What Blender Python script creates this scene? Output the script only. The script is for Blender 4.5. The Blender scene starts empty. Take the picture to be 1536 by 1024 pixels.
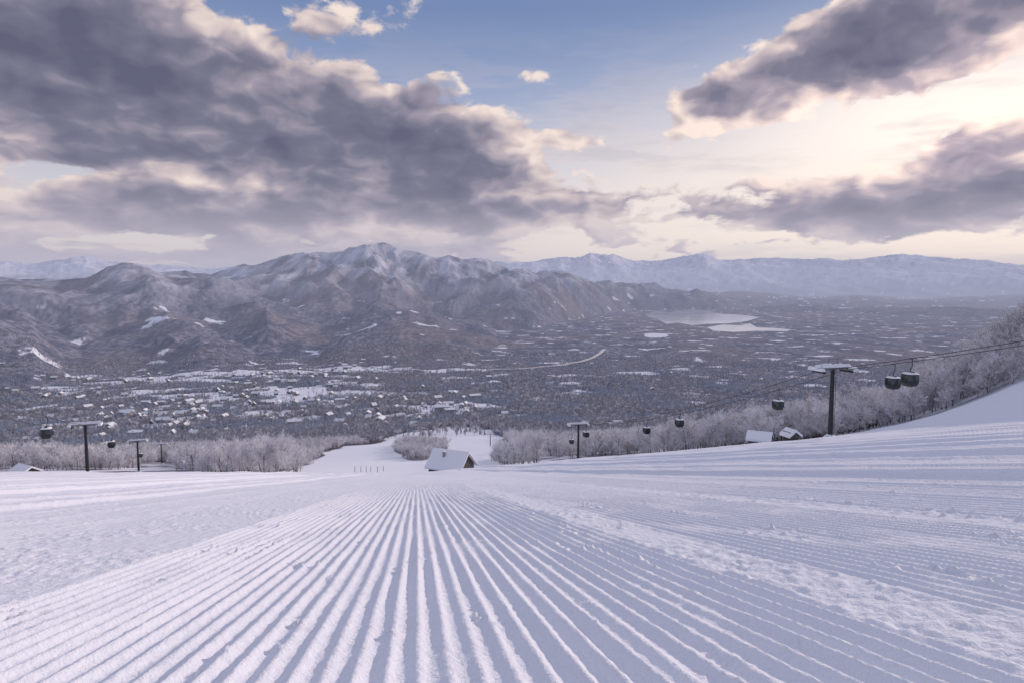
import bpy, math, random, time
import numpy as np
from mathutils import Vector, Matrix
random.seed(7); rng=np.random.default_rng(7)
sc=bpy.context.scene
T_START=time.time()
PITCH=math.radians(4.86); FPX=1024.0
def ray(px,py):
    cx=(px-768)/FPX; cy=(512-py)/FPX
    dx=cx; dy=math.cos(PITCH)+cy*math.sin(PITCH); dz=-math.sin(PITCH)+cy*math.cos(PITCH)
    return math.atan2(dx,dy), dz/math.hypot(dx,dy)     # bearing, tangent of elevation
# ------------------------------------------------------------------ noise
_r=np.random.default_rng(3); _ang=_r.random(256)*2*np.pi; GX=np.cos(_ang); GY=np.sin(_ang)
def _h(ix,iy,seed):
    h=(ix*374761393+iy*668265263+seed*144269504)&0xffffffff
    h=((h^(h>>13))*1274126177)&0xffffffff
    return (h^(h>>16))&255
def perlin(x,y,seed=0):
    x,y=np.broadcast_arrays(x,y)
    fx=np.floor(x); fy=np.floor(y); ix=fx.astype(np.int64); iy=fy.astype(np.int64)
    u=x-fx; v=y-fy
    a=_h(ix,iy,seed); b=_h(ix+1,iy,seed); c=_h(ix,iy+1,seed); d=_h(ix+1,iy+1,seed)
    na=GX[a]*u+GY[a]*v; nb=GX[b]*(u-1)+GY[b]*v; nc=GX[c]*u+GY[c]*(v-1); nd=GX[d]*(u-1)+GY[d]*(v-1)
    su=u*u*u*(u*(u*6-15)+10); sv=v*v*v*(v*(v*6-15)+10)
    return (na+(nb-na)*su+((nc+(nd-nc)*su)-(na+(nb-na)*su))*sv)*1.5
def fbm(x,y,o,seed=0,g=0.5):
    s=0;a=1;t=0
    for i in range(o):
        s=s+a*perlin(x*2**i+i*17.3,y*2**i-i*9.1,seed+i); t+=a; a*=g
    return s/t
def ridged(x,y,o,seed=0,g=0.5):
    s=0;a=1;t=0
    for i in range(o):
        s=s+a*(1-2*np.abs(perlin(x*2**i+i*11.7,y*2**i+i*5.3,seed+i))); t+=a; a*=g
    return s/t
def sst(a,b,x):
    t=np.clip((x-a)/(b-a),0,1); return t*t*(3-2*t)
# ------------------------------------------------------------------ terrain
gx,gy=-0.141,0.990
def st(x,y): return x*gx+y*gy, x*gy-y*gx
def near_h(x,y):
    s,t=st(x,y)
    return -0.62-0.2735*s+0.0468*(np.sqrt(t*t+9)-3)+0.0033*t
TD=np.array([0,130,150,250,400,600,900,1300,2000,3000,4000,60000.])
TZ=np.array([0,-35.9,-41.5,-69.5,-107.5,-150,-205,-262,-320,-345,-350,-350.])
def qratio(az):
    return near_h(130*np.sin(az),130*np.cos(az))/-35.9
def mkridge(pts,dist):
    pa=[];pz=[];pd=[]
    if not isinstance(dist,(list,tuple)): dist=[(0,dist),(1536,dist)]
    for px,py in pts:
        a,tn=ray(px,py); D=float(np.interp(px,[d[0] for d in dist],[d[1] for d in dist]))
        pa.append(a);pz.append(tn*D);pd.append(D)
    return np.array(pa),np.array(pz),np.array(pd)
RA=mkridge([(-200,520),(150,455),(250,436),(300,424),(350,409),(400,404),(440,394),(475,382),(490,380),(505,378),(525,377),(545,373),(560,376),(575,375),(590,383),(602,387),(625,389),(640,392),(655,397),(672,395),(690,401),(715,399),(740,406),(765,412),(790,415),(820,421),(850,420),(900,431),(960,440),(1050,447),(1110,458),(1160,470)],[(0,7600),(500,8000),(800,8600),(1000,10500)])
RB=mkridge([(-250,450),(0,441),(60,437),(130,431),(165,413),(200,409),(240,416),(290,427),(340,440),(420,452),(560,480),(640,500)],[(0,5800),(600,6400)])
RC=mkridge([(-250,480),(0,468),(60,484),(120,506),(180,492),(250,474),(330,490),(400,468),(480,486),(560,464),(650,480),(720,490),(780,515),(850,540),(900,556)],[(0,4500),(600,4900),(900,4500)])
RC2=mkridge([(-250,500),(0,488),(50,498),(110,545),(200,556),(300,508),(360,516),(430,545),(520,506),(600,498),(700,508),(760,538),(830,556)],[(0,3600),(900,3800)])
RD=mkridge([(-250,396),(0,396),(40,402),(90,394),(130,390),(170,398),(230,404),(300,410),(450,405),(560,396),(620,392)],19000)
RE=mkridge([(540,405),(620,394),(680,390),(710,394),(760,396),(800,391),(840,386),(870,387),(885,381),(900,386),(920,383),(950,393),(1000,391),(1030,387),(1045,383),(1056,382),(1080,391),(1140,387),(1200,393),(1280,390),(1350,384),(1420,390),(1480,398),(1536,402),(1800,405)],28000)
RF=mkridge([(880,470),(960,447),(1040,441),(1110,437),(1150,440),(1220,448),(1290,444),(1360,450),(1450,446),(1536,440),(1800,430)],[(900,12500),(1536,15000)])
RG=mkridge([(1080,475),(1130,462),(1200,456),(1260,462),(1330,466),(1420,460),(1536,466),(1800,470)],[(1080,9900),(1536,9000)])
def lakepoly(pts):
    o=[]
    for px,py in pts:
        a,tn=ray(px,py); D=-349/tn; o.append((D*math.sin(a),D*math.cos(a)))
    return o
LAKES=[lakepoly([(968,471),(985,467),(1005,469),(1025,465),(1060,466),(1085,471),(1110,472),(1140,476),(1120,482),(1095,485),(1060,486),(1040,488),(1015,484),(1000,486),(985,479),(972,476)]),
       lakepoly([(1060,491),(1085,487),(1110,488),(1125,485),(1135,491),(1160,492),(1188,494),(1180,497),(1140,496),(1100,498),(1070,496)])]
def inpoly(x,y,poly):
    r=np.zeros(x.shape,bool); n=len(poly)
    for i in range(n):
        x1,y1=poly[i]; x2,y2=poly[(i+1)%n]
        c=((y1>y)!=(y2>y)); 
        with np.errstate(all='ignore'):
            r^=c&(x<(x2-x1)*(y-y1)/(y2-y1+1e-9)+x1)
    return r
def prof(D,Rc,Wf,Wb,e=1.35):
    u=np.where(D<Rc,(Rc-D)/Wf,(D-Rc)/Wb); return np.clip(1-u,0,1)**e
def far_h(x,y):
    D=np.hypot(x,y); az=np.arctan2(x,y)
    q=qratio(az); qq=1+(q-1)*(1-sst(250,1300,D))
    base=np.interp(D,TD,TZ)*qq
    base=base+sst(180,500,D)*(1-0.6*sst(3000,5000,D))*5*fbm(x/220,y/220,3,11)
    base=base+35*np.exp(-((az-math.radians(43))/math.radians(9.5))**2-((D-255)/95)**2)
    m=D>2500
    if m.any():
        X=x[m];Y=y[m];d=D[m];a=az[m];b=base[m]
        PX=768+FPX*np.tan(a)
        wx=X+450*fbm(X/1700,Y/1700,3,21); wy=Y+450*fbm(X/1700,Y/1700,3,25)
        R=ridged(wx/1200,wy/2600,6,31,0.47)
        R2=ridged(wx/700,wy/1000,5,41,0.42)
        out=b
        for rg,wf,wb,am,cn in ((RA,3300,3500,260,12),(RB,1900,2500,210,12),(RC,1300,1800,180,8),(RC2,1000,1200,140,6)):
            if am==260: wf=np.interp(PX,[800,960],[3300,900])
            Rc=np.interp(a,rg[0],rg[2])+ (cn*25)*fbm(a*14,a*0+0.5,3,int(wb))*0.8; Zc=np.interp(a,rg[0],rg[1])
            f=prof(d,Rc,wf,wb)
            h=b+(Zc-b)*f
            env=np.sqrt(np.clip(f*(1-f)*4,0,1))*np.clip((Zc-b)/200,0,1)
            if am<200: N=R2*0.8
            else: N=R*0.9+R2*0.3
            h=h+env*am*N+f*cn*fbm(X/180,Y/180,3,51)
            h=np.where(Zc>b+5,h,b)
            out=np.maximum(out,h)
        fm=sst(930,975,PX)*(1-sst(1200,1260,PX))*sst(5400,5800,d)*(1-sst(9000,9500,d))
        out=out*(1-fm)-351*fm
        mm=d>8200
        if mm.any():
            xx=X[mm];yy=Y[mm];dd=d[mm];aa=a[mm];bb=b[mm];oo=out[mm]
            Q=ridged(xx/3800+2.2,yy/6500,6,61,0.55); Q2=ridged(xx/1200,yy/2200,4,66)
            for rg,wf,wb,am,cn,NN in ((RD,6500,8000,330,45,Q),(RE,9000,9000,420,60,Q),(RF,2200,3000,60,14,Q2),(RG,700,1600,30,8,Q2)):
                Rc=np.interp(aa,rg[0],rg[2]);Zc=np.interp(aa,rg[0],rg[1])
                f=prof(dd,Rc,wf,wb,1.15); env=np.sqrt(np.clip(f*(1-f)*4,0,1))
                h=bb+(Zc-bb)*f+env*am*NN+f*cn*fbm(xx/700,yy/700,4,71)
                inr=(aa>rg[0][0]-0.01)&(aa<rg[0][-1]+0.01)&(f>0.001)
                oo=np.where(inr,np.maximum(oo,h),oo)
            out[mm]=oo
        for P in LAKES:
            ip=inpoly(X,Y,P); out=np.where(ip,-353.0,out)
        base=base.copy(); base[m]=out
    return base
def height(x,y):
    x=np.asarray(x,float); y=np.asarray(y,float)
    D=np.hypot(x,y); w=1-sst(95,150,D); w=np.where(y<0,1,w)
    return near_h(x,y)*w+far_h(x,y)*(1-w)
def H(x,y): return float(height(np.array([x]),np.array([y]))[0])
GS=0.091
def detail_h(x,y):
    s,t=st(x,y); D=np.hypot(x,y)
    tt=t+0.008*perlin(s*0.2,t*0.4,5)+0.0015*perlin(s*2.2,t*2,6)
    fade=1-sst(25,50,D)
    def band(a,b,e=0.05): 
        o=0.06*perlin(s*1.3,t*0+3,9)+0.04*perlin(s*6,t*0+8,12)
        return sst(a-e,a+e,t+o)*(1-sst(b-e,b+e,t+o))
    def cord(sp,pw=1.7): return (0.5+0.5*np.cos(tt/sp*2*np.pi))**pw
    brk=sst(-0.5,0.15,fbm(s*0.7,t*2.2,3,14))
    gi=np.floor(tt/GS+.5); var=0.9+0.35*perlin(gi*3.7,s*0.35,15)
    b1=band(-1.95,1.55); b2=band(1.95,3.7); b3=band(4.0,9); b4=band(-6.5,-3.6)
    g=b1*0.028*cord(GS)*(0.6+0.4*brk)*var+b2*0.020*cord(0.085)*(0.45+0.55*brk)+b3*0.022*cord(0.125)+b4*0.010*cord(0.12)*brk
    rough=1-np.clip(b1+b2*.9+0.85*b3+0.5*b4,0,1)
    n1=fbm(s*6,t*9,4,81); n2=ridged(s*11,t*16,3,85)
    patch=sst(-.25,.3,fbm(s*.5,t*.8,2,87))
    h=g+rough*(0.030*np.maximum(n1,-0.12)*(.3+.7*patch)+0.013*n2*patch)
    cl=np.maximum(fbm(s*13,t*15,3,91)-0.2,0)*sst(0.05,0.4,fbm(s*.8,t*2.8,3,93))
    h=h+cl*0.09+b1*.004*fbm(s*14,t*30,2,94)
    h=h*fade
    # groomer passes, drawn out along the fall line
    far=sst(3,9,np.abs(t))
    h=h+far*(0.06*perlin(t*0.9,s*0.015,95)+0.10*perlin(t*0.33,s*0.008,96))*sst(6,20,D)
    ph=(t+0.25*perlin(s*.03,t*.1,97))/4.6; ph=ph-np.floor(ph)
    h=h+far*0.11*np.exp(-((ph-0.5)/0.035)**2)
    ph=(t+0.1*perlin(s*.05,t*.1,98))/0.92; ph=ph-np.floor(ph)
    h=h+far*0.055*np.exp(-((ph-0.5)/0.15)**2)*(1-sst(70,140,D))
    h=h+0.08*fbm(s*.12,t*.25,3,99)*sst(8,25,D)+far*.03*fbm(s*.9,t*1.4,3,100)*sst(8,20,D)
    h=h+.35*fbm(s/25,t/9,2,102)*sst(40,80,D)
    return h*(1-sst(120,170,D))
# land cover : snow-open fraction
def cover(x,y):
    D=np.hypot(x,y); az=np.arctan2(x,y); px=768+FPX*np.tan(az)
    n=fbm(x/120,y/120,3,101)
    c=1-sst(140,165,D)
    hw=np.interp(D,[150,300,450,600,800,1000,1150],[190,150,150,150,110,60,0])
    ctr=np.interp(D,[150,400,700,1100],[600,590,640,680])
    p=sst(-12,12,hw-np.abs(px-ctr)+40*n)*(D<1150)
    isl=sst(-0.2,0.2,1-((px-628)/36)**2-((D-640)/130)**2+n*.6)
    p=p*(1-isl)
    c=np.maximum(c,p)
    f=fbm(x/420+3,y/300,4,111)
    fld=sst(0.33,0.40,f-.18*sst(3300,4500,D))*(D>900)
    vil=np.exp(-((px-330)/230)**2-((D-2000)/750)**2)
    fld=np.maximum(fld,sst(0.0,0.10,fbm(x/130,y/120,3,121)+0.34*vil-0.32)*(D>1000))
    f3=np.exp(-((px-680)/90)**2-((D-1560)/110)**2); fld=np.maximum(fld,sst(.4,.6,f3+n*.3))
    bandt=np.exp(-((D-2750)/140)**2)*sst(100,200,px)*(1-sst(560,650,px)); fld=np.maximum(fld,sst(.35,.6,bandt*.8+fbm(x/90,y/60,2,131)*.9-.1))
    f4=np.exp(-((px-985)/22)**2-((D-4700)/260)**2); fld=np.maximum(fld,sst(.4,.6,f4+n*.2))
    c=np.maximum(c,fld*0.95)
    return np.clip(c,0,1)
# ------------------------------------------------------------------ node helpers
def newmat(name):
    m=bpy.data.materials.new(name); m.use_nodes=True; nt=m.node_tree; nt.nodes.clear()
    out=nt.nodes.new('ShaderNodeOutputMaterial'); return m,nt,out
class NB:
    def __init__(s,nt): s.nt=nt
    def new(s,t,**k):
        n=s.nt.nodes.new(t)
        for a,b in k.items(): setattr(n,a,b)
        return n
    def put(s,sock,v):
        if isinstance(v,bpy.types.NodeSocket): s.nt.links.new(v,sock)
        else: sock.default_value=v
    def m(s,op,a,b=None,c=None,clamp=False):
        n=s.new('ShaderNodeMath',operation=op); n.use_clamp=clamp
        s.put(n.inputs[0],a)
        if b is not None: s.put(n.inputs[1],b)
        if c is not None: s.put(n.inputs[2],c)
        return n.outputs[0]
    def mix(s,f,a,b,mode='MIX'):
        n=s.new('ShaderNodeMix',data_type='RGBA',blend_type=mode)
        s.put(n.inputs[0],f)
        s.put(n.inputs[6],a if not isinstance(a,tuple) else (*a,1)); s.put(n.inputs[7],b if not isinstance(b,tuple) else (*b,1))
        return n.outputs[2]
    def noise(s,vec,scale,detail=4,rough=.5,dist=0,dim='3D',color=False):
        n=s.new('ShaderNodeTexNoise',noise_dimensions=dim); s.put(n.inputs['Vector'],vec)
        n.inputs['Scale'].default_value=scale;n.inputs['Detail'].default_value=detail;n.inputs['Roughness'].default_value=rough;n.inputs['Distortion'].default_value=dist
        return n.outputs[1 if color else 0]
    def vadd(s,a,b):
        n=s.new('ShaderNodeVectorMath',operation='ADD'); s.put(n.inputs[0],a); s.put(n.inputs[1],b); return n.outputs[0]
    def vscale(s,a,k):
        n=s.new('ShaderNodeVectorMath',operation='SCALE'); s.put(n.inputs[0],a); n.inputs[3].default_value=k; return n.outputs[0]
    def dot(s,a,b):
        n=s.new('ShaderNodeVectorMath',operation='DOT_PRODUCT'); s.put(n.inputs[0],a); n.inputs[1].default_value=b; return n.outputs['Value']
    def sm(s,x,a,b):
        n=s.new('ShaderNodeMapRange',interpolation_type='SMOOTHSTEP'); s.put(n.inputs[0],x)
        n.inputs[1].default_value=a;n.inputs[2].default_value=b;n.inputs[3].default_value=0;n.inputs[4].default_value=1
        return n.outputs[0]
    def ramp(s,x,stops):
        n=s.new('ShaderNodeValToRGB'); s.put(n.inputs[0],x); e=n.color_ramp.elements
        e[0].position=stops[0][0]; e[0].color=(*stops[0][1],1); e[1].position=stops[-1][0]; e[1].color=(*stops[-1][1],1)
        for p,c in stops[1:-1]:
            k=e.new(p); k.color=(*c,1)
        return n.outputs[0]
def bsdf(nb,out,col,rough=.7,normal=None,metal=0,spec=.3):
    b=nb.new('ShaderNodeBsdfPrincipled'); nb.put(b.inputs['Base Color'],col if not isinstance(col,tuple) else (*col,1))
    nb.put(b.inputs['Roughness'],rough); b.inputs['Metallic'].default_value=metal; b.inputs['Specular IOR Level'].default_value=spec
    if normal is not None: nb.put(b.inputs['Normal'],normal)
    nb.nt.links.new(b.outputs[0],out.inputs[0]); return b
def simple(name,col,rough=.6,metal=0,var=.25,scale=3.,spec=.4):
    m,nt,out=newmat(name); nb=NB(nt); tc=nb.new('ShaderNodeTexCoord')
    n=nb.noise(tc.outputs['Object'],scale,3,.6)
    c=nb.mix(n,tuple(v*(1-var) for v in col),tuple(min(1,v*(1+var)) for v in col))
    bsdf(nb,out,c,rough,metal=metal,spec=spec); return m
def snowy(name,dark,dark2,snow=(.78,.79,.83),lo=.15,hi=.55):
    """bark / twigs / needles with snow or rime on the upward faces"""
    m,nt,out=newmat(name); nb=NB(nt); g=nb.new('ShaderNodeNewGeometry')
    sp=nb.new('ShaderNodeSeparateXYZ'); nt.links.new(g.outputs['Normal'],sp.inputs[0])
    oi=nb.new('ShaderNodeObjectInfo')
    f=nb.m('ADD',sp.outputs[2],nb.m('MULTIPLY',nb.m('SUBTRACT',g.outputs['Random Per Island'],.5),.6))
    f=nb.sm(f,lo,hi)
    base=nb.mix(oi.outputs['Random'],dark,dark2)
    b=nb.new('ShaderNodeBsdfDiffuse'); nt.links.new(nb.mix(f,base,snow),b.inputs[0]); nt.links.new(b.outputs[0],out.inputs[0]); return m
M_snow,nt,out=newmat('snow'); nb=NB(nt); tc=nb.new('ShaderNodeTexCoord')
bp=nb.new('ShaderNodeBump'); bp.inputs['Strength'].default_value=.3; bp.inputs['Distance'].default_value=.1
nt.links.new(nb.noise(tc.outputs['Object'],3,3,.6),bp.inputs['Height'])
bsdf(nb,out,(.80,.81,.86),.6,bp.outputs[0],spec=.2)
M_steel=simple('dark_steel',(.03,.033,.035),.5,.3)
M_galv=simple('galvanised_steel',(.22,.23,.25),.45,.6)
M_rubber=simple('rubber',(.02,.02,.02),.8)
M_cabin=simple('cabin_paint',(.012,.022,.02),.35)
M_cabin2=simple('cabin_paint_dark',(.012,.014,.018),.3)
M_glass=simple('cabin_glass',(.03,.045,.05),.1,spec=.6)
M_wood=simple('dark_timber',(.06,.045,.038),.8,scale=5)
M_wall=simple('wall_plaster',(.28,.25,.23),.9)
M_wall2=simple('wall_siding',(.14,.12,.12),.9)
M_win=simple('window_glass',(.03,.04,.05),.1,spec=.8)
M_conc=simple('concrete',(.3,.3,.3),.9)
M_bark=snowy('bark_with_snow',(.085,.065,.062),(.13,.105,.10),lo=.0,hi=.5)
M_twig=snowy('rimed_twigs',(.34,.29,.285),(.56,.53,.54),snow=(.82,.82,.87),lo=-.55,hi=.4)
M_twigb=snowy('brown_rimed_twigs',(.155,.135,.145),(.27,.235,.25),snow=(.55,.55,.64),lo=-.2,hi=.7)
M_needle=snowy('needles_with_snow',(.024,.040,.066),(.046,.068,.110),snow=(.40,.46,.61),lo=.35,hi=1.05)
# ------------------------------------------------------------------ mesh builder
class MB:
    def __init__(s): s.v=[];s.f=[];s.m=[]
    def poly(s,pts,m=0):
        b=len(s.v); s.v+= [tuple(p) for p in pts]; s.f.append(tuple(range(b,b+len(pts)))); s.m.append(m)
    def box(s,c,d,m=0,top=(1,1)):
        b=len(s.v); x,y,z=c; a,e,h=d[0]/2,d[1]/2,d[2]/2
        for k,zz in ((1,-h),(0,h)):
            tx,ty=(1,1) if k else top
            s.v+=[(x-a*tx,y-e*ty,z+zz),(x+a*tx,y-e*ty,z+zz),(x+a*tx,y+e*ty,z+zz),(x-a*tx,y+e*ty,z+zz)]
        for q in ((3,2,1,0),(4,5,6,7),(0,1,5,4),(1,2,6,5),(2,3,7,6),(3,0,4,7)): s.f.append(tuple(b+i for i in q)); s.m.append(m)
    def cone(s,p0,p1,r0,r1,n=8,m=0,cap=True):
        p0=Vector(p0);p1=Vector(p1); d=(p1-p0)
        if d.length<1e-6: return
        d.normalize(); u=d.orthogonal().normalized(); w=d.cross(u); b=len(s.v)
        for p,r in ((p0,r0),(p1,r1)):
            for i in range(n):
                a=2*math.pi*i/n; s.v.append(tuple(p+u*math.cos(a)*r+w*math.sin(a)*r))
        for i in range(n):
            j=(i+1)%n; s.f.append((b+i,b+j,b+n+j,b+n+i)); s.m.append(m)
        if cap:
            s.f.append(tuple(b+n+i for i in range(n)));s.m.append(m); s.f.append(tuple(b+i for i in reversed(range(n))));s.m.append(m)
    def mesh(s,name,mats,smooth=False):
        me=bpy.data.meshes.new(name); me.from_pydata(s.v,[],s.f)
        for m in mats: me.materials.append(m)
        me.polygons.foreach_set('material_index',s.m)
        if smooth: me.polygons.foreach_set('use_smooth',[True]*len(s.f))
        me.update(); return me
COL=sc.collection
def obj(name,me,parent=None,loc=(0,0,0),rz=0,col=None):
    o=bpy.data.objects.new(name,me); (col or COL).objects.link(o); o.location=loc; o.rotation_euler=(0,0,rz)
    if parent: o.parent=parent
    return o
def empty(name,loc,rz=0,scale=1):
    e=bpy.data.objects.new(name,None); COL.objects.link(e); e.location=loc; e.rotation_euler=(0,0,rz); e.scale=(scale,)*3; e.empty_display_size=.5; return e
# ------------------------------------------------------------------ ground sheet (log-spaced rings, fine underfoot, coarse far away)
OX,OY=-gx*6,-gy*6
azs=np.linspace(math.radians(-50),math.radians(50),1350)
rs=[4.3]
while rs[-1]<48000:
    r=rs[-1]
    st_=.0030 if r<16 else .0050 if r<130 else .0085 if r<2500 else .0042 if r<10500 else .011
    rs.append(r*(1+st_))
rs=np.array(rs); A,R=np.meshgrid(azs,rs)
X=OX+R*np.sin(A); Y=OY+R*np.cos(A)
Z=height(X,Y)
nm=(R<190); nr=int(nm[:,0].sum())
Z[:nr]+=detail_h(X[:nr],Y[:nr])
nR,nA=X.shape
Xf=X.ravel();Yf=Y.ravel();Zf=Z.ravel();Df=np.hypot(Xf,Yf)
CV=cover(Xf,Yf)
CV=np.where(Df>2900,CV*(1-.93*sst(-343,-325,Zf)),CV)
strk=sst(.33,.42,fbm(Xf/210,Yf/230,4,231))*sst(-345,-300,Zf)*(1-sst(-180,-60,Zf))*(Df>3000)
CV=np.maximum(CV,strk*.62)
CV=np.maximum(CV,.52*(1-sst(420,800,Df))).astype(np.float32)
me=bpy.data.meshes.new('ground'); nv=nR*nA
me.vertices.add(nv); co=np.stack([X,Y,Z],-1).astype(np.float32); me.vertices.foreach_set('co',co.ravel())
ii=np.arange((nR-1)*nA).reshape(nR-1,nA)[:,:-1].ravel()
q=np.stack([ii,ii+1,ii+nA+1,ii+nA],-1).astype(np.int32)
nf=len(q); me.loops.add(nf*4); me.loops.foreach_set('vertex_index',q.ravel())
me.polygons.add(nf); me.polygons.foreach_set('loop_start',np.arange(0,nf*4,4,dtype=np.int32)); 
try: me.polygons.foreach_set('loop_total',np.full(nf,4,np.int32))
except Exception: pass
me.polygons.foreach_set('use_smooth',np.ones(nf,bool))
me.update(calc_edges=True)
# --- albedo of the far land: bare rimed forest, conifers, snow lying in gullies and clearings
far_=Df>140
xx=Xf[far_];yy=Yf[far_];zz=Zf[far_];dd=Df[far_]
nf_=.5+.62*fbm(xx/26,yy/44,4,501,.65); nm_=.5+.5*fbm(xx/170,yy/300,4,511); nb_=.5+.5*fbm(xx/900,yy/900,3,521)
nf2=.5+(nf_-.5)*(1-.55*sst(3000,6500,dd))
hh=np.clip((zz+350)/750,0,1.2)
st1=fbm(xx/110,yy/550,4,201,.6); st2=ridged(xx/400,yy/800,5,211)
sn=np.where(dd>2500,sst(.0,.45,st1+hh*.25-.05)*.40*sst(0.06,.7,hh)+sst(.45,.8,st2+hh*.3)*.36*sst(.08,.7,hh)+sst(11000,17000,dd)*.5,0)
sn=np.clip(sn,0,1)
def lerp(a,b,t): return a+(b-a)*t[:,None]
C=lerp(np.array([.066,.070,.108]),np.array([.27,.268,.335]),sst(.28,.74,nf2))
C=lerp(C,np.array([.040,.056,.108]),.62*sst(.46,.62,nm_))
C=lerp(C,np.array([.20,.155,.155]),.36*sst(.42,.62,nb_))
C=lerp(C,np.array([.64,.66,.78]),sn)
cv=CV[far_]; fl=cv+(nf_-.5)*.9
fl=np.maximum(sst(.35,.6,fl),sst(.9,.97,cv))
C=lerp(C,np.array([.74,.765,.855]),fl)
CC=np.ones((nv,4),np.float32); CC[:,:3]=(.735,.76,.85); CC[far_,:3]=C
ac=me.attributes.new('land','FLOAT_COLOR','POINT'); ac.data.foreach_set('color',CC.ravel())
nearv=(1-sst(8,70,Df)).astype(np.float32); a2=me.attributes.new('near','FLOAT','POINT'); a2.data.foreach_set('value',nearv)
M_ground,nt,out=newmat('snowy_ground'); nb=NB(nt); tc=nb.new('ShaderNodeTexCoord'); P=tc.outputs['Object']
la=nb.new('ShaderNodeAttribute'); la.attribute_name='land'; na_=nb.new('ShaderNodeAttribute'); na_.attribute_name='near'
nn=nb.noise(P,14,4,.72)
bp=nb.new('ShaderNodeBump'); bp.inputs['Distance'].default_value=.035; nt.links.new(nn,bp.inputs['Height']); nb.put(bp.inputs['Strength'],nb.m('MULTIPLY',na_.outputs['Fac'],.6))
df=nb.new('ShaderNodeBsdfDiffuse'); nt.links.new(la.outputs['Color'],df.inputs[0]); nt.links.new(bp.outputs[0],df.inputs['Normal']); nt.links.new(df.outputs[0],out.inputs[0])
me.materials.append(M_ground)
ground=obj('ground',me)
print('ground',nv,time.time()-T_START)
# ------------------------------------------------------------------ lake
M_lake,nt,out=newmat('lake_water'); nb=NB(nt); tc=nb.new('ShaderNodeTexCoord')
n=nb.noise(tc.outputs['Object'],1/400.,4,.6)
bp=nb.new('ShaderNodeBump'); bp.inputs['Distance'].default_value=.4; bp.inputs['Strength'].default_value=.2; nt.links.new(nb.noise(tc.outputs['Object'],.05,3,.6),bp.inputs['Height'])
bsdf(nb,out,nb.mix(nb.sm(n,.4,.6),(.42,.44,.50),(.74,.73,.75)),.10,bp.outputs[0],spec=1.0)
mb=MB()
for Pq in LAKES: mb.poly([(x,y,-349) for x,y in reversed(Pq)])
lm=mb.mesh('lake',[M_lake])
lake=obj('lake',lm)
# ------------------------------------------------------------------ road in the valley
rp=[(735,557),(770,556),(805,553),(840,549),(868,543),(888,536),(900,529),(907,522)]
pts=[]
for px,py in rp:
    a,tn=ray(px,py); D=-338/tn; pts.append((D*math.sin(a),D*math.cos(a)))
mb=MB(); L=[]
for i in range(len(pts)-1):
    for k in range(8):
        f=k/8; L.append((pts[i][0]*(1-f)+pts[i+1][0]*f,pts[i][1]*(1-f)+pts[i+1][1]*f))
for i in range(len(L)-1):
    (x0,y0),(x1,y1)=L[i],L[i+1]; dx,dy=x1-x0,y1-y0; l=math.hypot(dx,dy); nx,ny=-dy/l*9,dx/l*9
    za=max(H(x0,y0),-346)+7; zb=max(H(x1,y1),-346)+7
    mb.poly([(x0+nx,y0+ny,za),(x0-nx,y0-ny,za),(x1-nx,y1-ny,zb),(x1+nx,y1+ny,zb)])
    mb.poly([(x0-nx,y0-ny,za-1.5),(x1-nx,y1-ny,zb-1.5),(x1-nx,y1-ny,zb),(x0-nx,y0-ny,za)])
    if i%4==0: mb.box((x0,y0,za-8),(3,3,14),0)
obj('road',mb.mesh('road',[simple('snowy_road',(.60,.57,.58),.9)]))
# ------------------------------------------------------------------ trees
def bare_tree(seed,h=8.,maxlev=3,kk=(3,3,3,3),tw=.03):
    R=random.Random(seed); mb=MB()
    def grow(p,d,l,r,lev):
        n=3 if lev<2 else (2 if lev<maxlev else 1)
        q=p
        for i in range(n):
            dd=(d+Vector((R.gauss(0,.12),R.gauss(0,.12),R.gauss(.04,.08)))).normalized(); e=q+dd*l/n
            rr=r*(1-.3*(i+1)/n)
            mb.cone(q,e,r*(1-.3*i/n),rr,5 if lev==0 else 3,0 if lev<2 else 1,False)
            if lev<maxlev:
                k=kk[lev]
                if lev==0 and i==0: k=1
                for j in range(k):
                    a=R.random()*6.283; o=dd.orthogonal().normalized(); o.rotate(Matrix.Rotation(a,3,dd))
                    sp=R.uniform(.5,.95)
                    nd=(dd*(1-sp*.35)+o*sp+Vector((0,0,.12))).normalized()
                    st0=q.lerp(e,.3+.7*R.random())
                    grow(st0,nd,l*R.uniform(.42,.62),rr*.5 if lev<1 else max(rr*.6,tw),lev+1)
            q=e; d=dd
    grow(Vector((0,0,-.4)),Vector((R.gauss(0,.06),R.gauss(0,.06),1)).normalized(),h*.72,h*.018,0)
    return mb
def conifer(seed,h=12.):
    R=random.Random(seed); mb=MB(); mb.cone((0,0,-.5),(0,0,h*.97),h*.018,.03,6,0,False)
    lev=12
    for i in range(lev):
        f=i/(lev-1); z=h*(.12+.86*f); rad=h*.19*(1-f)**.85+.12; k=max(5,int(10-5*f))
        for j in range(k):
            a=6.283*(j+R.random()*.7)/k; r=rad*R.uniform(.7,1.15); w=r*.34
            ca,sa=math.cos(a),math.sin(a); dz=-r*R.uniform(.3,.5)
            mid=(ca*r*.55,sa*r*.55,z+dz*.35); tip=(ca*r,sa*r,z+dz)
            l=(mid[0]-sa*w,mid[1]+ca*w,mid[2]-w*.35); rr=(mid[0]+sa*w,mid[1]-ca*w,mid[2]-w*.35)
            mb.poly([(0,0,z+.1),l,tip],1); mb.poly([(0,0,z+.1),tip,rr],1)
    return mb
def coll(name,items):
    c=bpy.data.collections.new(name)
    for i,(nme,me_) in enumerate(items): obj(nme,me_,col=c)
    return c
C_close=coll('rimed_trees',[('a_rimed_tree',bare_tree(s,8.5,4,(3,3,2,2),.032).mesh('rimed_tree',[M_bark,M_twig])) for s in (1,2,3,4)])
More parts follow.
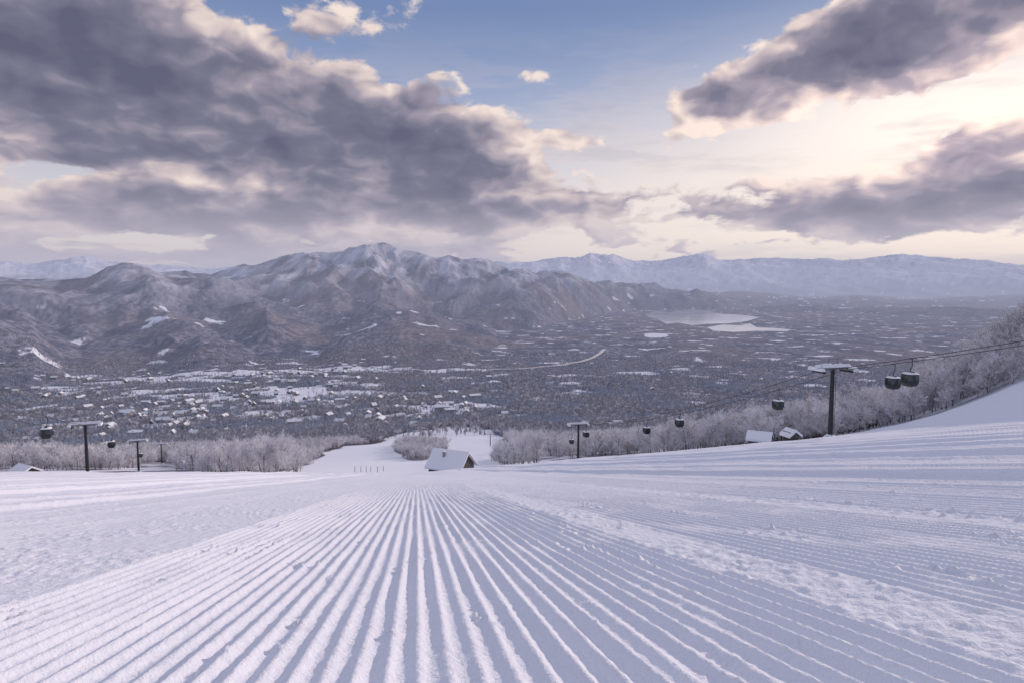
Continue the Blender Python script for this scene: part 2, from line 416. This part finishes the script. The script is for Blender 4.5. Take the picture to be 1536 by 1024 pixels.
C_near=coll('rimed_trees_beyond',[('a_rimed_tree',bare_tree(s,8.5,3,(3,3,3),.05).mesh('rimed_tree',[M_bark,M_twig])) for s in (5,6,7,8,9)])
C_mid=coll('valley_trees',[('a_brown_tree',bare_tree(11,9,3,(2,3,2),.10).mesh('brown_tree',[M_bark,M_twigb])),('b_brown_tree',bare_tree(12,9,3,(2,3,2),.10).mesh('brown_tree',[M_bark,M_twigb])),
     ('c_rimed_tree',bare_tree(13,9,3,(2,3,2),.10).mesh('rimed_tree_far',[M_bark,M_twig])),('d_conifer',conifer(1).mesh('conifer',[M_bark,M_needle])),('e_conifer',conifer(2,14).mesh('conifer',[M_bark,M_needle]))])
def scatter(name,x,y,z,rot,scl,idx,collection):
    me=bpy.data.meshes.new(name); n=len(x); me.vertices.add(n)
    me.vertices.foreach_set('co',np.stack([x,y,z],-1).astype(np.float32).ravel())
    for an,arr,ty in (('rot',rot,'FLOAT'),('scl',scl,'FLOAT')):
        a=me.attributes.new(an,ty,'POINT'); a.data.foreach_set('value',arr.astype(np.float32))
    a=me.attributes.new('idx','INT','POINT'); a.data.foreach_set('value',idx.astype(np.int32))
    o=obj(name,me); ng=bpy.data.node_groups.new(name,'GeometryNodeTree')
    ng.interface.new_socket('Geometry',in_out='INPUT',socket_type='NodeSocketGeometry'); ng.interface.new_socket('Geometry',in_out='OUTPUT',socket_type='NodeSocketGeometry')
    N=ng.nodes.new; gi=N('NodeGroupInput');go=N('NodeGroupOutput');ip=N('GeometryNodeInstanceOnPoints');ci=N('GeometryNodeCollectionInfo')
    ci.inputs['Collection'].default_value=collection; ci.inputs['Separate Children'].default_value=True; ci.inputs['Reset Children'].default_value=True
    def na(nm,ty):
        a=N('GeometryNodeInputNamedAttribute'); a.data_type=ty; a.inputs['Name'].default_value=nm; return a
    l=ng.links.new
    ar=na('rot','FLOAT'); asx=na('scl','FLOAT'); ai=na('idx','INT')
    cx=N('ShaderNodeCombineXYZ'); l(ar.outputs['Attribute'],cx.inputs[2]); 
    cs=N('ShaderNodeCombineXYZ')
    for k in range(3): l(asx.outputs['Attribute'],cs.inputs[k])
    l(gi.outputs[0],ip.inputs['Points']); l(ci.outputs[0],ip.inputs['Instance']); ip.inputs['Pick Instance'].default_value=True
    l(ai.outputs['Attribute'],ip.inputs['Instance Index']); l(cx.outputs[0],ip.inputs['Rotation']); l(cs.outputs[0],ip.inputs['Scale'])
    l(ip.outputs[0],go.inputs[0]); md=o.modifiers.new('instances','NODES'); md.node_group=ng; return o
LR=[(86,-8),(53,112),(22,223),(6.7,455),(-21,650)]
LL=[(-63,68),(-104,164),(-145,260),(-209,400),(-262,520)]
def dist_line(x,y,L):
    d=np.full(x.shape,1e9)
    for (x0,y0),(x1,y1) in zip(L[:-1],L[1:]):
        dx,dy=x1-x0,y1-y0; t=np.clip(((x-x0)*dx+(y-y0)*dy)/(dx*dx+dy*dy),0,1)
        d=np.minimum(d,np.hypot(x-x0-t*dx,y-y0-t*dy))
    return d
N=260000; D0,D1=128,3400
D=np.exp(rng.uniform(math.log(D0),math.log(D1),N)); az=rng.uniform(math.radians(-44),math.radians(47),N)
dens=N/(math.log(D1/D0)*math.radians(91)*D**2)
lim=np.where((az>math.radians(19))&(D<420),.10,.042)
keep=rng.random(N)<np.minimum(1,lim/dens)
x=D*np.sin(az);y=D*np.cos(az); px=768+FPX*np.tan(az)
keep&=(cover(x,y)<.35)|((D>900)&(rng.random(N)<.10))
keep&=(D>170)|(az>math.radians(19))
keep&=(D>np.interp(px,[0,250,330],[330,330,150]))
keep&=dist_line(x,y,LR)>7; keep&=dist_line(x,y,LL)>9
cl=fbm(x/140,y/140,3,301)
keep&=(D>700)|(cl>-.24)|(az>math.radians(24))
x=x[keep];y=y[keep];D=D[keep];az=az[keep];cl=cl[keep]
z=height(x,y)-.1
con=fbm(x/150+9,y/190,3,311)
def sc_(mask,name,colln,idxf,scf):
    n=int(mask.sum()); return scatter(name,x[mask],y[mask],z[mask],rng.uniform(0,6.28,n),scf(n,mask),idxf(n,mask),colln)
def faridx(n,mask):
    c=con[mask]; r=rng.random(n); p=np.clip(.24+2.4*c,0.03,.95); return np.where(r<p,3+rng.integers(0,2,n),rng.integers(0,3,n))
sc_(D<260,'rimed_forest',C_close,lambda n,m:rng.integers(0,4,n),lambda n,m:rng.uniform(.5,1.15,n)*(1-.2*((az[m]>math.radians(17))&(D[m]<170))))
sc_((D>=260)&(D<800),'rimed_forest',C_near,lambda n,m:rng.integers(0,5,n),lambda n,m:rng.uniform(.4,1.25,n))
sc_(D>=800,'valley_forest',C_mid,faridx,lambda n,m:rng.uniform(.6,1.15,n))
print('trees',len(x),(D<260).sum(),(D<800).sum(),time.time()-T_START)
# ------------------------------------------------------------------ village houses
def gable(mb,w,l,h,rh,ov=.6,wallm=0,roofm=1,winm=2,thick=.45,cx=0,cy=0,win=True):
    mb.box((cx,cy,h/2-.5),(w,l,h+1),wallm)
    for s in (-1,1): mb.poly([(cx-w/2,cy+s*l/2,h),(cx+w/2,cy+s*l/2,h),(cx,cy+s*l/2,h+rh)][::s],wallm)
    W=w/2+ov; L=l/2+ov; e=-ov*rh/(w/2)
    for s in (-1,1):
        a=[(cx+s*W,cy-L,h+e+.03),(cx+s*W,cy+L,h+e+.03),(cx,cy+L,h+rh+.03),(cx,cy-L,h+rh+.03)]
        t=[(p[0],p[1],p[2]+thick) for p in a]
        if s<0: a=a[::-1];t=t[::-1]
        mb.poly(t,roofm); mb.poly(a[::-1],wallm)
        for i in range(4):
            j=(i+1)%4; mb.poly([a[i],a[j],t[j],t[i]],roofm)
    if win:
        nfl=max(1,int(h/2.7))
        for fl in range(nfl):
            zc=1.5+fl*2.7
            for s in (-1,1):
                k=max(2,int(l/2.6))
                for i in range(k): mb.box((cx+s*(w/2+.01),cy-l/2+(i+.5)*l/k,zc),(.06,1.1,1.1),winm)
                k=max(2,int(w/2.6))
                for i in range(k): mb.box((cx-w/2+(i+.5)*w/k,cy+s*(l/2+.01),zc),(1.1,.06,1.1),winm)
hs=[]
for i,(w,l,h,rh,wm) in enumerate([(8,10,5,2.6,M_wall),(9,14,5.5,3.2,M_wall2),(11,20,8,2.5,M_wall),(7,8,4.5,3.5,M_wood)]):
    mb=MB(); gable(mb,w,l,h,rh); hs.append(('%s_house'%'abcd'[i],mb.mesh('house',[wm,M_snow,M_win])))
C_house=coll('village_house_kinds',hs)
n=4200
D=np.exp(rng.uniform(math.log(1050),math.log(2950),n)); az=rng.uniform(math.radians(-41),math.radians(25),n)
px=768+FPX*np.tan(az); w=np.exp(-((px-330)/220)**2-((D-1900)/650)**2)+.9*np.exp(-((D-2750)/150)**2)*(px<600)+.5*np.exp(-((px-640)/110)**2-((D-1600)/300)**2)+.03
x=D*np.sin(az);y=D*np.cos(az)
w=w*(.35+1.3*sst(-.1,.3,fbm(x/160,y/160,2,401)))
k=rng.random(n)<w*.36; x=x[k];y=y[k]; n=len(x); print('houses',n)
scatter('village_houses',x,y,height(x,y),np.round(rng.uniform(0,4,n))*1.57+rng.normal(0,.25,n),rng.uniform(.9,1.5,n),rng.choice(4,n,p=[.4,.25,.1,.25]),C_house)
# ------------------------------------------------------------------ lodge + huts
def lodge(x,y,rz,sc_=1):
    e=empty('ski_lodge',(x,y,H(x,y)+.4),rz,sc_)
    mb=MB(); w,l,h,rh=12,15,2.8,5.6
    mb.box((0,0,h/2-2),(w,l,h+4),0)
    for s in (-1,1): mb.poly([(-w/2,s*l/2,h),(w/2,s*l/2,h),(0,s*l/2,h+rh)][::s],0)
    mb.box((7.6,1,0.0),(4.,8,5.2),0)
    obj('walls',mb.mesh('lodge_walls',[M_wood]),e)
    mb=MB(); gable(mb,w,l,h,rh,1.3,0,0,0,.55,win=False); mb.f=mb.f[8:];mb.m=mb.m[8:]
    mb.poly([(5.6,-3.8,3.9),(10.4,-3.8,2.6),(10.4,5.8,2.6),(5.6,5.8,3.9)]); mb.poly([(5.6,-3.8,3.5),(10.4,-3.8,2.2),(10.4,-3.8,2.6),(5.6,-3.8,3.9)]); mb.poly([(10.4,-3.8,2.2),(10.4,5.8,2.2),(10.4,5.8,2.6),(10.4,-3.8,2.6)])
    obj('snow_roof',mb.mesh('lodge_roof',[M_snow]),e)
    mb=MB()
    for s in (-1,1):
        for i in range(4): mb.box((-4.5+3*i,s*(l/2+.02),1.5),(1.9,.08,1.6),0)
        for i in range(2): mb.box((-1.5+3*i,s*(l/2+.02),4.4),(1.6,.08,1.5),0)
        for i in range(5): mb.box((s*(w/2+.02) if s<0 else 9.62,-5.5+2.6*i if s<0 else -2+1.5*i,1.2),(.08,1.4,1.2),0)
    obj('windows',mb.mesh('lodge_windows',[M_win]),e)
    mb=MB(); mb.box((-2.5,2,7.),(1,1,3.),0); mb.box((-2.5,2,8.65),(1.15,1.15,.3),1)
    obj('chimney',mb.mesh('lodge_chimney',[M_conc,M_snow]),e)
    return e
aL=ray(677,690)[0]; lodge(244*math.sin(aL),244*math.cos(aL),math.radians(64),.86)
def hut(name,x,y,rz,w,l,h,rh,dz=0):
    e=empty(name,(x,y,H(x,y)+dz),rz); mb=MB(); gable(mb,w,l,h,rh,.5); obj('hut_body',mb.mesh('hut',[M_wood,M_snow,M_win]),e); return e
a=ray(1140,640)[0]; hut('mountain_hut',150*math.sin(a),150*math.cos(a),math.radians(62),3.4,4.0,1.9,1.1,-.7)
a=ray(1187,630)[0]; hut('equipment_shed',128*math.sin(a),128*math.cos(a),math.radians(15),1.6,1.8,1.5,.6,-.3)
a=ray(38,700)[0]; hut('mountain_hut',195*math.sin(a),195*math.cos(a),math.radians(60),4,5,2.0,1.2,-1.5)
# ------------------------------------------------------------------ lift towers
GA=2.7
def tower(x,y,h,rz,mound=True):
    z=H(x,y); e=empty('lift_tower',(x,y,z),rz)
    mb=MB(); mb.cone((0,0,-3),(0,0,h),.46,.30,14,0)
    for k in range(int(h/.4)): mb.box((0,-.58,.6+k*.4),(.4,.04,.04),0)
    mb.box((-.2,-.58,h/2),(.04,.04,h-.8),0); mb.box((.2,-.58,h/2),(.04,.04,h-.8),0)
    for k in (.5,.95): mb.cone((0,0,h*k-.05),(0,0,h*k+.05),.43,.43,14,0)
    obj('pole',mb.mesh('tower_pole',[M_steel]),e)
    mb=MB(); mb.box((0,0,h+.1),(2*GA+.6,.34,.36),0); mb.box((0,0,h-.25),(1.4,.2,.34),0)
    for s in (-1,1):
        mb.box((s*.9,0,h+.95),(.12,.12,1.3),0)
        mb.box((s*.9,0,h+1.65),(.5,.16,.12),0)
        mb.box((s*GA,0,h-.22),(.14,2.9,.16),0)
        mb.box((s*GA,0,h-.05),(.2,.5,.3),0)
        for r_ in (-1,1):
            mb.box((s*(GA+.75),r_*1.55,h+.35),(.05,.05,1.1),0)
        mb.box((s*(GA+.75),0,h+.9),(.05,3.2,.05),0)
        mb.box((s*(GA+.55),0,h-.2),(.55,3.2,.06),0)
    mb.box((0,0,h+1.6),(1.8,.12,.12),0)
    obj('crossarm',mb.mesh('tower_arm',[M_galv]),e)
    mb=MB()
    for s in (-1,1):
        for i in range(8):
            yy=-1.4+.4*i; mb.cone((s*GA-.06,yy,h-.42),(s*GA+.06,yy,h-.42),.18,.18,10,0)
    obj('sheaves',mb.mesh('tower_sheaves',[M_rubber]),e)
    mb=MB()
    rr=random.Random(int(x*7))
    for i in range(9):
        w=.75; xx=-GA-.2+i*(2*GA+.4)/8; t=rr.uniform(.35,.6)
        mb.box((xx,0,h+.28+t/2),(w,.9+rr.uniform(0,.15),t),0,(.8,.6))
    for s in (-1,1):
        for i in range(5): 
            t=rr.uniform(.35,.55); mb.box((s*(GA+.5),-1.3+.65*i,h-.17+t/2),(.8,.72,t),0,(.75,.85))
    obj('snow_cap',mb.mesh('tower_snow',[M_snow]),e)
    if mound:
        mb=MB(); mb.cone((0,0,-2),(0,0,.25),2.4,.9,14,0); mb.cone((0,0,.25),(0,0,.55),.9,.5,14,0)
        obj('snow_mound',mb.mesh('tower_mound',[M_snow],True),e)
    return z+h-.24
def cab_mesh():
    mb=MB(); secs=[(-4.35,.62,0),(-4.25,.80,0),(-3.75,.98,0),(-3.35,1.03,1),(-2.55,1.0,0),(-2.4,.95,0),(-2.2,.72,2),(-2.12,.3,2)]
    n=24; rings=[]
    for z,s_,m in secs:
        b=len(mb.v)
        for i in range(n):
            a=2*math.pi*i/n; c,s0=math.cos(a),math.sin(a); e=.45
            mb.v.append((math.copysign(abs(c)**e,c)*s_*1.0,math.copysign(abs(s0)**e,s0)*s_*1.08,z))
        rings.append((b,m))
    for k in range(len(rings)-1):
        for i in range(n):
            j=(i+1)%n; mm=rings[k][1]
            if mm==1 and i%6==5: mm=0
            if secs[k+1][2]==2 and mm!=1: mm=2 if k>=5 else 0
            mb.f.append((rings[k][0]+i,rings[k][0]+j,rings[k+1][0]+j,rings[k+1][0]+i)); mb.m.append(mm)
    mb.f.append(tuple(rings[-1][0]+i for i in range(n)));mb.m.append(2); mb.f.append(tuple(rings[0][0]+i for i in reversed(range(n))));mb.m.append(0)
    return mb
CB=[cab_mesh().mesh('cabin_body',[c_,M_glass,M_snow],True) for c_ in (M_cabin,M_cabin2)]
mbh=MB(); mbh.cone((0,0,-2.15),(0.0,0,-1.7),.07,.07,8,0); mbh.cone((0,0,-1.7),(.32,0,-1.2),.06,.06,8,0); mbh.cone((.32,0,-1.2),(.32,0,-.25),.06,.06,8,0); mbh.cone((.32,0,-.25),(0,0,0),.06,.06,8,0); mbh.box((0,0,.0),(.16,.6,.18),0)
mbh.box((0,0,-2.1),(.5,1.2,.1),0)
HG=mbh.mesh('cabin_hanger',[M_steel])
mbr=MB(); 
for s in (-1,1): mbr.box((s*1.12,0,-3.55),(.1,.9,.08),0); mbr.box((s*1.12,0,-3.1),(.1,.9,.06),0); mbr.box((s*1.12,-.42,-3.3),(.06,.05,.6),0); mbr.box((s*1.12,.42,-3.3),(.06,.05,.6),0)
RK=mbr.mesh('ski_rack',[M_steel])
def cabin(p,rz,i):
    e=empty('gondola_cabin',p,rz,.88); obj('body',CB[i%2],e); obj('hanger',HG,e); obj('ski_rack',RK,e)
def line(L,hts,cabins,sag=.022):
    tops=[];dirs=[]
    for i,(x,y) in enumerate(L):
        a=L[max(0,i-1)];b=L[min(len(L)-1,i+1)]; d=Vector((b[0]-a[0],b[1]-a[1])).normalized(); rz=math.atan2(-d.x,d.y)
        zt=tower(x,y,hts[i],rz); tops.append((x,y,zt)); dirs.append((d,rz))
    def pt(seg,u,s):
        A=Vector(tops[seg]);B=Vector(tops[seg+1]); ra=dirs[seg][1];rb=dirs[seg+1][1]
        A=A+Vector((math.cos(ra),math.sin(ra),0))*GA*s; B=B+Vector((math.cos(rb),math.sin(rb),0))*GA*s
        p=A.lerp(B,u); p.z-=4*sag*(B-A).length*u*(1-u); return p
    for s in (-1,1):
        cu=bpy.data.curves.new('haul_cable','CURVE'); cu.dimensions='3D'; cu.bevel_depth=.05; cu.bevel_resolution=1
        P=[]
        for seg in range(len(L)-1): P+=[pt(seg,k/24,s) for k in range(24)]
        P.append(pt(len(L)-2,1,s)); sp=cu.splines.new('POLY'); sp.points.add(len(P)-1)
        for k,p in enumerate(P): sp.points[k].co=(*p,1)
        cu.materials.append(M_steel); obj('haul_cable',cu)
    for k,(seg,u,s) in enumerate(cabins):
        rz=dirs[seg][1]; cabin(pt(seg,u,s),rz,k)
line(LR,[12,11.5,12,12,12],[(0,1-.145,-1),(0,1-.078,1),(1,.15,1),(1,.387,-1),(1,.623,1),(1,.88,-1),(2,.136,1),(2,.5,-1)],.018)
line(LL,[12,12,12,12,12],[(0,.50,1),(1,.19,1),(2,.3,-1)],.018)
tower(86,330,12,.2)
mb=MB()
for i,(px_,D_) in enumerate([(532,300),(541,300),(549,305),(556,310),(566,300),(575,330)]):
    a=ray(px_,690)[0]; X_,Y_=D_*math.sin(a),D_*math.cos(a); z_=H(X_,Y_); mb.cone((X_,Y_,z_-.5),(X_,Y_,z_+2.6),.12,.1,6,0)
obj('piste_marker_poles',mb.mesh('poles',[M_steel]))
# ------------------------------------------------------------------ haze (homogeneous absorbing air volume, emission added in place of scattered light)
M_haze,nt,out=newmat('haze'); 
SIG=5.2e-5; HC=(.40,.42,.57)
ab=nt.nodes.new('ShaderNodeVolumeAbsorption'); ab.inputs['Color'].default_value=(0,0,0,1); ab.inputs['Density'].default_value=SIG
em=nt.nodes.new('ShaderNodeEmission'); em.inputs['Color'].default_value=(*HC,1); em.inputs['Strength'].default_value=SIG
ad=nt.nodes.new('ShaderNodeAddShader'); nt.links.new(ab.outputs[0],ad.inputs[0]); nt.links.new(em.outputs[0],ad.inputs[1]); nt.links.new(ad.outputs[0],out.inputs['Volume'])
mb=MB(); mb.box((0,0,-150),(140000,140000,1000)); obj('haze',mb.mesh('haze',[M_haze]))
# ------------------------------------------------------------------ sun + world
SUN_AZ=math.radians(54); SUN_EL=math.radians(16)
sd=bpy.data.lights.new('sun','SUN'); sd.energy=2.9; sd.angle=math.radians(1.2); sd.color=(1,.81,.69)
so=bpy.data.objects.new('sun',sd); COL.objects.link(so)
dv=Vector((math.sin(SUN_AZ)*math.cos(SUN_EL),math.cos(SUN_AZ)*math.cos(SUN_EL),math.sin(SUN_EL)))
so.rotation_euler=dv.to_track_quat('Z','Y').to_euler(); so.location=(30,30,40)
w=bpy.data.worlds.new('World'); sc.world=w; w.use_nodes=True; nt=w.node_tree; nt.nodes.clear(); nb=NB(nt)
out=nt.nodes.new('ShaderNodeOutputWorld'); bg=nt.nodes.new('ShaderNodeBackground'); nt.links.new(bg.outputs[0],out.inputs[0]); bg.inputs[1].default_value=.1
sky=nt.nodes.new('ShaderNodeTexSky'); sky.sky_type='NISHITA'; sky.sun_disc=False; sky.sun_elevation=SUN_EL; sky.sun_rotation=SUN_AZ; sky.altitude=1000; sky.air_density=1; sky.dust_density=1.5
tc=nb.new('ShaderNodeTexCoord'); sp=nb.new('ShaderNodeSeparateXYZ'); nt.links.new(tc.outputs['Generated'],sp.inputs[0]); x,y,z=sp.outputs
az=nb.m('ARCTAN2',x,y); el=nb.m('ARCSINE',z)
ae1=nb.new('ShaderNodeCombineXYZ'); nb.put(ae1.inputs[0],az); nb.put(ae1.inputs[1],el); ae1.inputs[2].default_value=1; AE=ae1.outputs[0]
def blob(px,py,rx,ry,tilt=0):
    a0,tn=ray(px,py); e0=math.atan(tn); k=1/(1+((px-768)/1024)**2)**.7; rx=rx/1024*k; ry=ry/1024*k; c,s_=math.cos(math.radians(tilt)),math.sin(math.radians(tilt))
    u=nb.dot(AE,(c/rx,s_/rx,-(a0*c+e0*s_)/rx)); v=nb.dot(AE,(-s_/ry,c/ry,(a0*s_-e0*c)/ry))
    return nb.m('POWER',math.exp(-1),nb.m('MULTIPLY_ADD',u,u,nb.m('MULTIPLY',v,v)))
zp=nb.m('MULTIPLY',nb.m('POWER',nb.m('ADD',nb.m('MAXIMUM',z,0),.004),.8),1.75)
cb=nb.new('ShaderNodeCombineXYZ'); nb.put(cb.inputs[0],az); nb.put(cb.inputs[1],zp); V0=cb.outputs[0]
V=nb.vadd(V0,nb.vscale(nb.vadd(nb.noise(V0,18,1,.5,dim='2D',color=True),(-.5,-.5,-.5)),.03))
def cloudf(vec,det,vd):
    n=nb.noise(vec,4.6,det,.60,dim='2D')
    vo=nb.new('ShaderNodeTexVoronoi',voronoi_dimensions='2D'); vo.feature='F1'; nb.put(vo.inputs['Vector'],vec); vo.inputs['Scale'].default_value=12; vo.inputs['Detail'].default_value=vd; vo.inputs['Roughness'].default_value=.55; vo.normalize=True
    return nb.m('ADD',nb.m('MULTIPLY',nb.m('SUBTRACT',n,.5),2.2),nb.m('MULTIPLY',nb.m('SUBTRACT',.36,vo.outputs['Distance']),.85))
F0=cloudf(V,7,2); F1=cloudf(nb.vadd(V,(.018,.03,0)),4,1)
bl=[(blob(60,40,280,120,-8),1.05),(blob(340,150,310,88,-14),1.1),(blob(100,210,330,66,0),.95),(blob(570,185,110,58,-10),.65),(blob(660,245,230,50,-8),.9),(blob(250,320,500,40,2),1.05),(blob(740,320,210,30,0),.85),
    (blob(150,385,460,14,0),.75),(blob(230,268,330,11,-1),-.28),(blob(560,375,240,10,0),.4),
    (blob(1180,115,195,52,20),1.0),(blob(1430,30,220,80,15),1.05),(blob(1050,150,70,26,0),.5),(blob(1410,300,260,46,3),1.05),(blob(1530,220,140,62,0),.8),(blob(1150,325,110,16,0),.5),
    (blob(795,112,45,16,0),.6),(blob(850,205,80,20,-8),.65),
    (blob(800,60,190,90,0),-.45),(blob(1090,235,110,42,0),-.5)]
bias=-.33
for b_,w_ in bl: bias=nb.m('MULTIPLY_ADD',b_,w_,bias)
bias=nb.m('MULTIPLY_ADD',nb.sm(el,.45,.8),.30,bias)
dens=nb.m('ADD',F0,bias)
mask=nb.sm(dens,-.08,.12)
lit_edge=nb.m('SUBTRACT',F0,F1)
thick=nb.m('SUBTRACT',nb.m('MULTIPLY',dens,.48),nb.m('MULTIPLY',lit_edge,.9))  # thickness minus a sunlit-edge term: cloud light and shade go into the colour
thick=nb.m('ADD',thick,.13)
ccol=nb.ramp(thick,[(0.0,(9.4,7.9,7.1)),(.18,(6.8,5.7,5.6)),(.38,(3.5,3.1,3.8)),(.62,(1.8,1.78,2.5)),(1.0,(1.05,1.08,1.75))])
glow=blob(1450,170,340,130,0); glow2=blob(1250,310,560,150,0)
ccol=nb.mix(nb.m('MULTIPLY',glow,.6),ccol,nb.mix(1.,ccol,(1.9,1.7,1.55),'MULTIPLY'))
ccol=nb.mix(nb.sm(el,.15,.0),ccol,(5.4,4.9,5.6))
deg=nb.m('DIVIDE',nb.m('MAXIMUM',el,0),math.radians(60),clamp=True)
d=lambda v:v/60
clear=nb.ramp(deg,[(0,(7.4,6.6,6.6)),(d(3),(8.2,7.2,7.0)),(d(6.5),(7.2,6.7,7.1)),(d(10),(4.9,5.3,6.8)),(d(15),(2.9,3.7,5.9)),(d(21),(1.7,2.5,4.7)),(d(30),(2.4,3.3,5.7)),(d(50),(4.3,5.2,7.6))])  # top stops, out of view overhead, brightened to light the snow
clear=nb.mix(nb.m('MULTIPLY',glow2,.78),clear,(11.8,9.8,8.4)); clear=nb.mix(nb.m('MULTIPLY',glow,.9),clear,(13.5,11.5,9.9))
mp=nb.new('ShaderNodeMapping'); nt.links.new(V0,mp.inputs[0]); mp.inputs['Scale'].default_value=(1,3.2,1)
nv_=nb.noise(mp.outputs[0],4.,4,.62,dim='2D'); veil=nb.m('MULTIPLY',nb.sm(nv_,.42,.66),nb.m('MULTIPLY',nb.sm(el,.38,.1),.85))
vcol=nb.mix(nb.sm(nv_,.5,.72),(7.8,6.7,6.6),(4.6,4.3,5.2))
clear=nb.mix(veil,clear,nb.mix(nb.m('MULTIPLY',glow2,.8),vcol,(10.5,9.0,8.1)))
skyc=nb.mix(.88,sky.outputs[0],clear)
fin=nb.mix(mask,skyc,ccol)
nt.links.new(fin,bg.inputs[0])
# ------------------------------------------------------------------ camera
cd=bpy.data.cameras.new('camera'); cd.lens=24; cd.sensor_width=36; cd.clip_start=.05; cd.clip_end=200000
cam=bpy.data.objects.new('camera',cd); COL.objects.link(cam); cam.rotation_euler=(math.radians(90)-PITCH,0,0); sc.camera=cam
sc.view_settings.view_transform='Standard'; sc.view_settings.look='None'; sc.view_settings.exposure=0
print('done',time.time()-T_START)
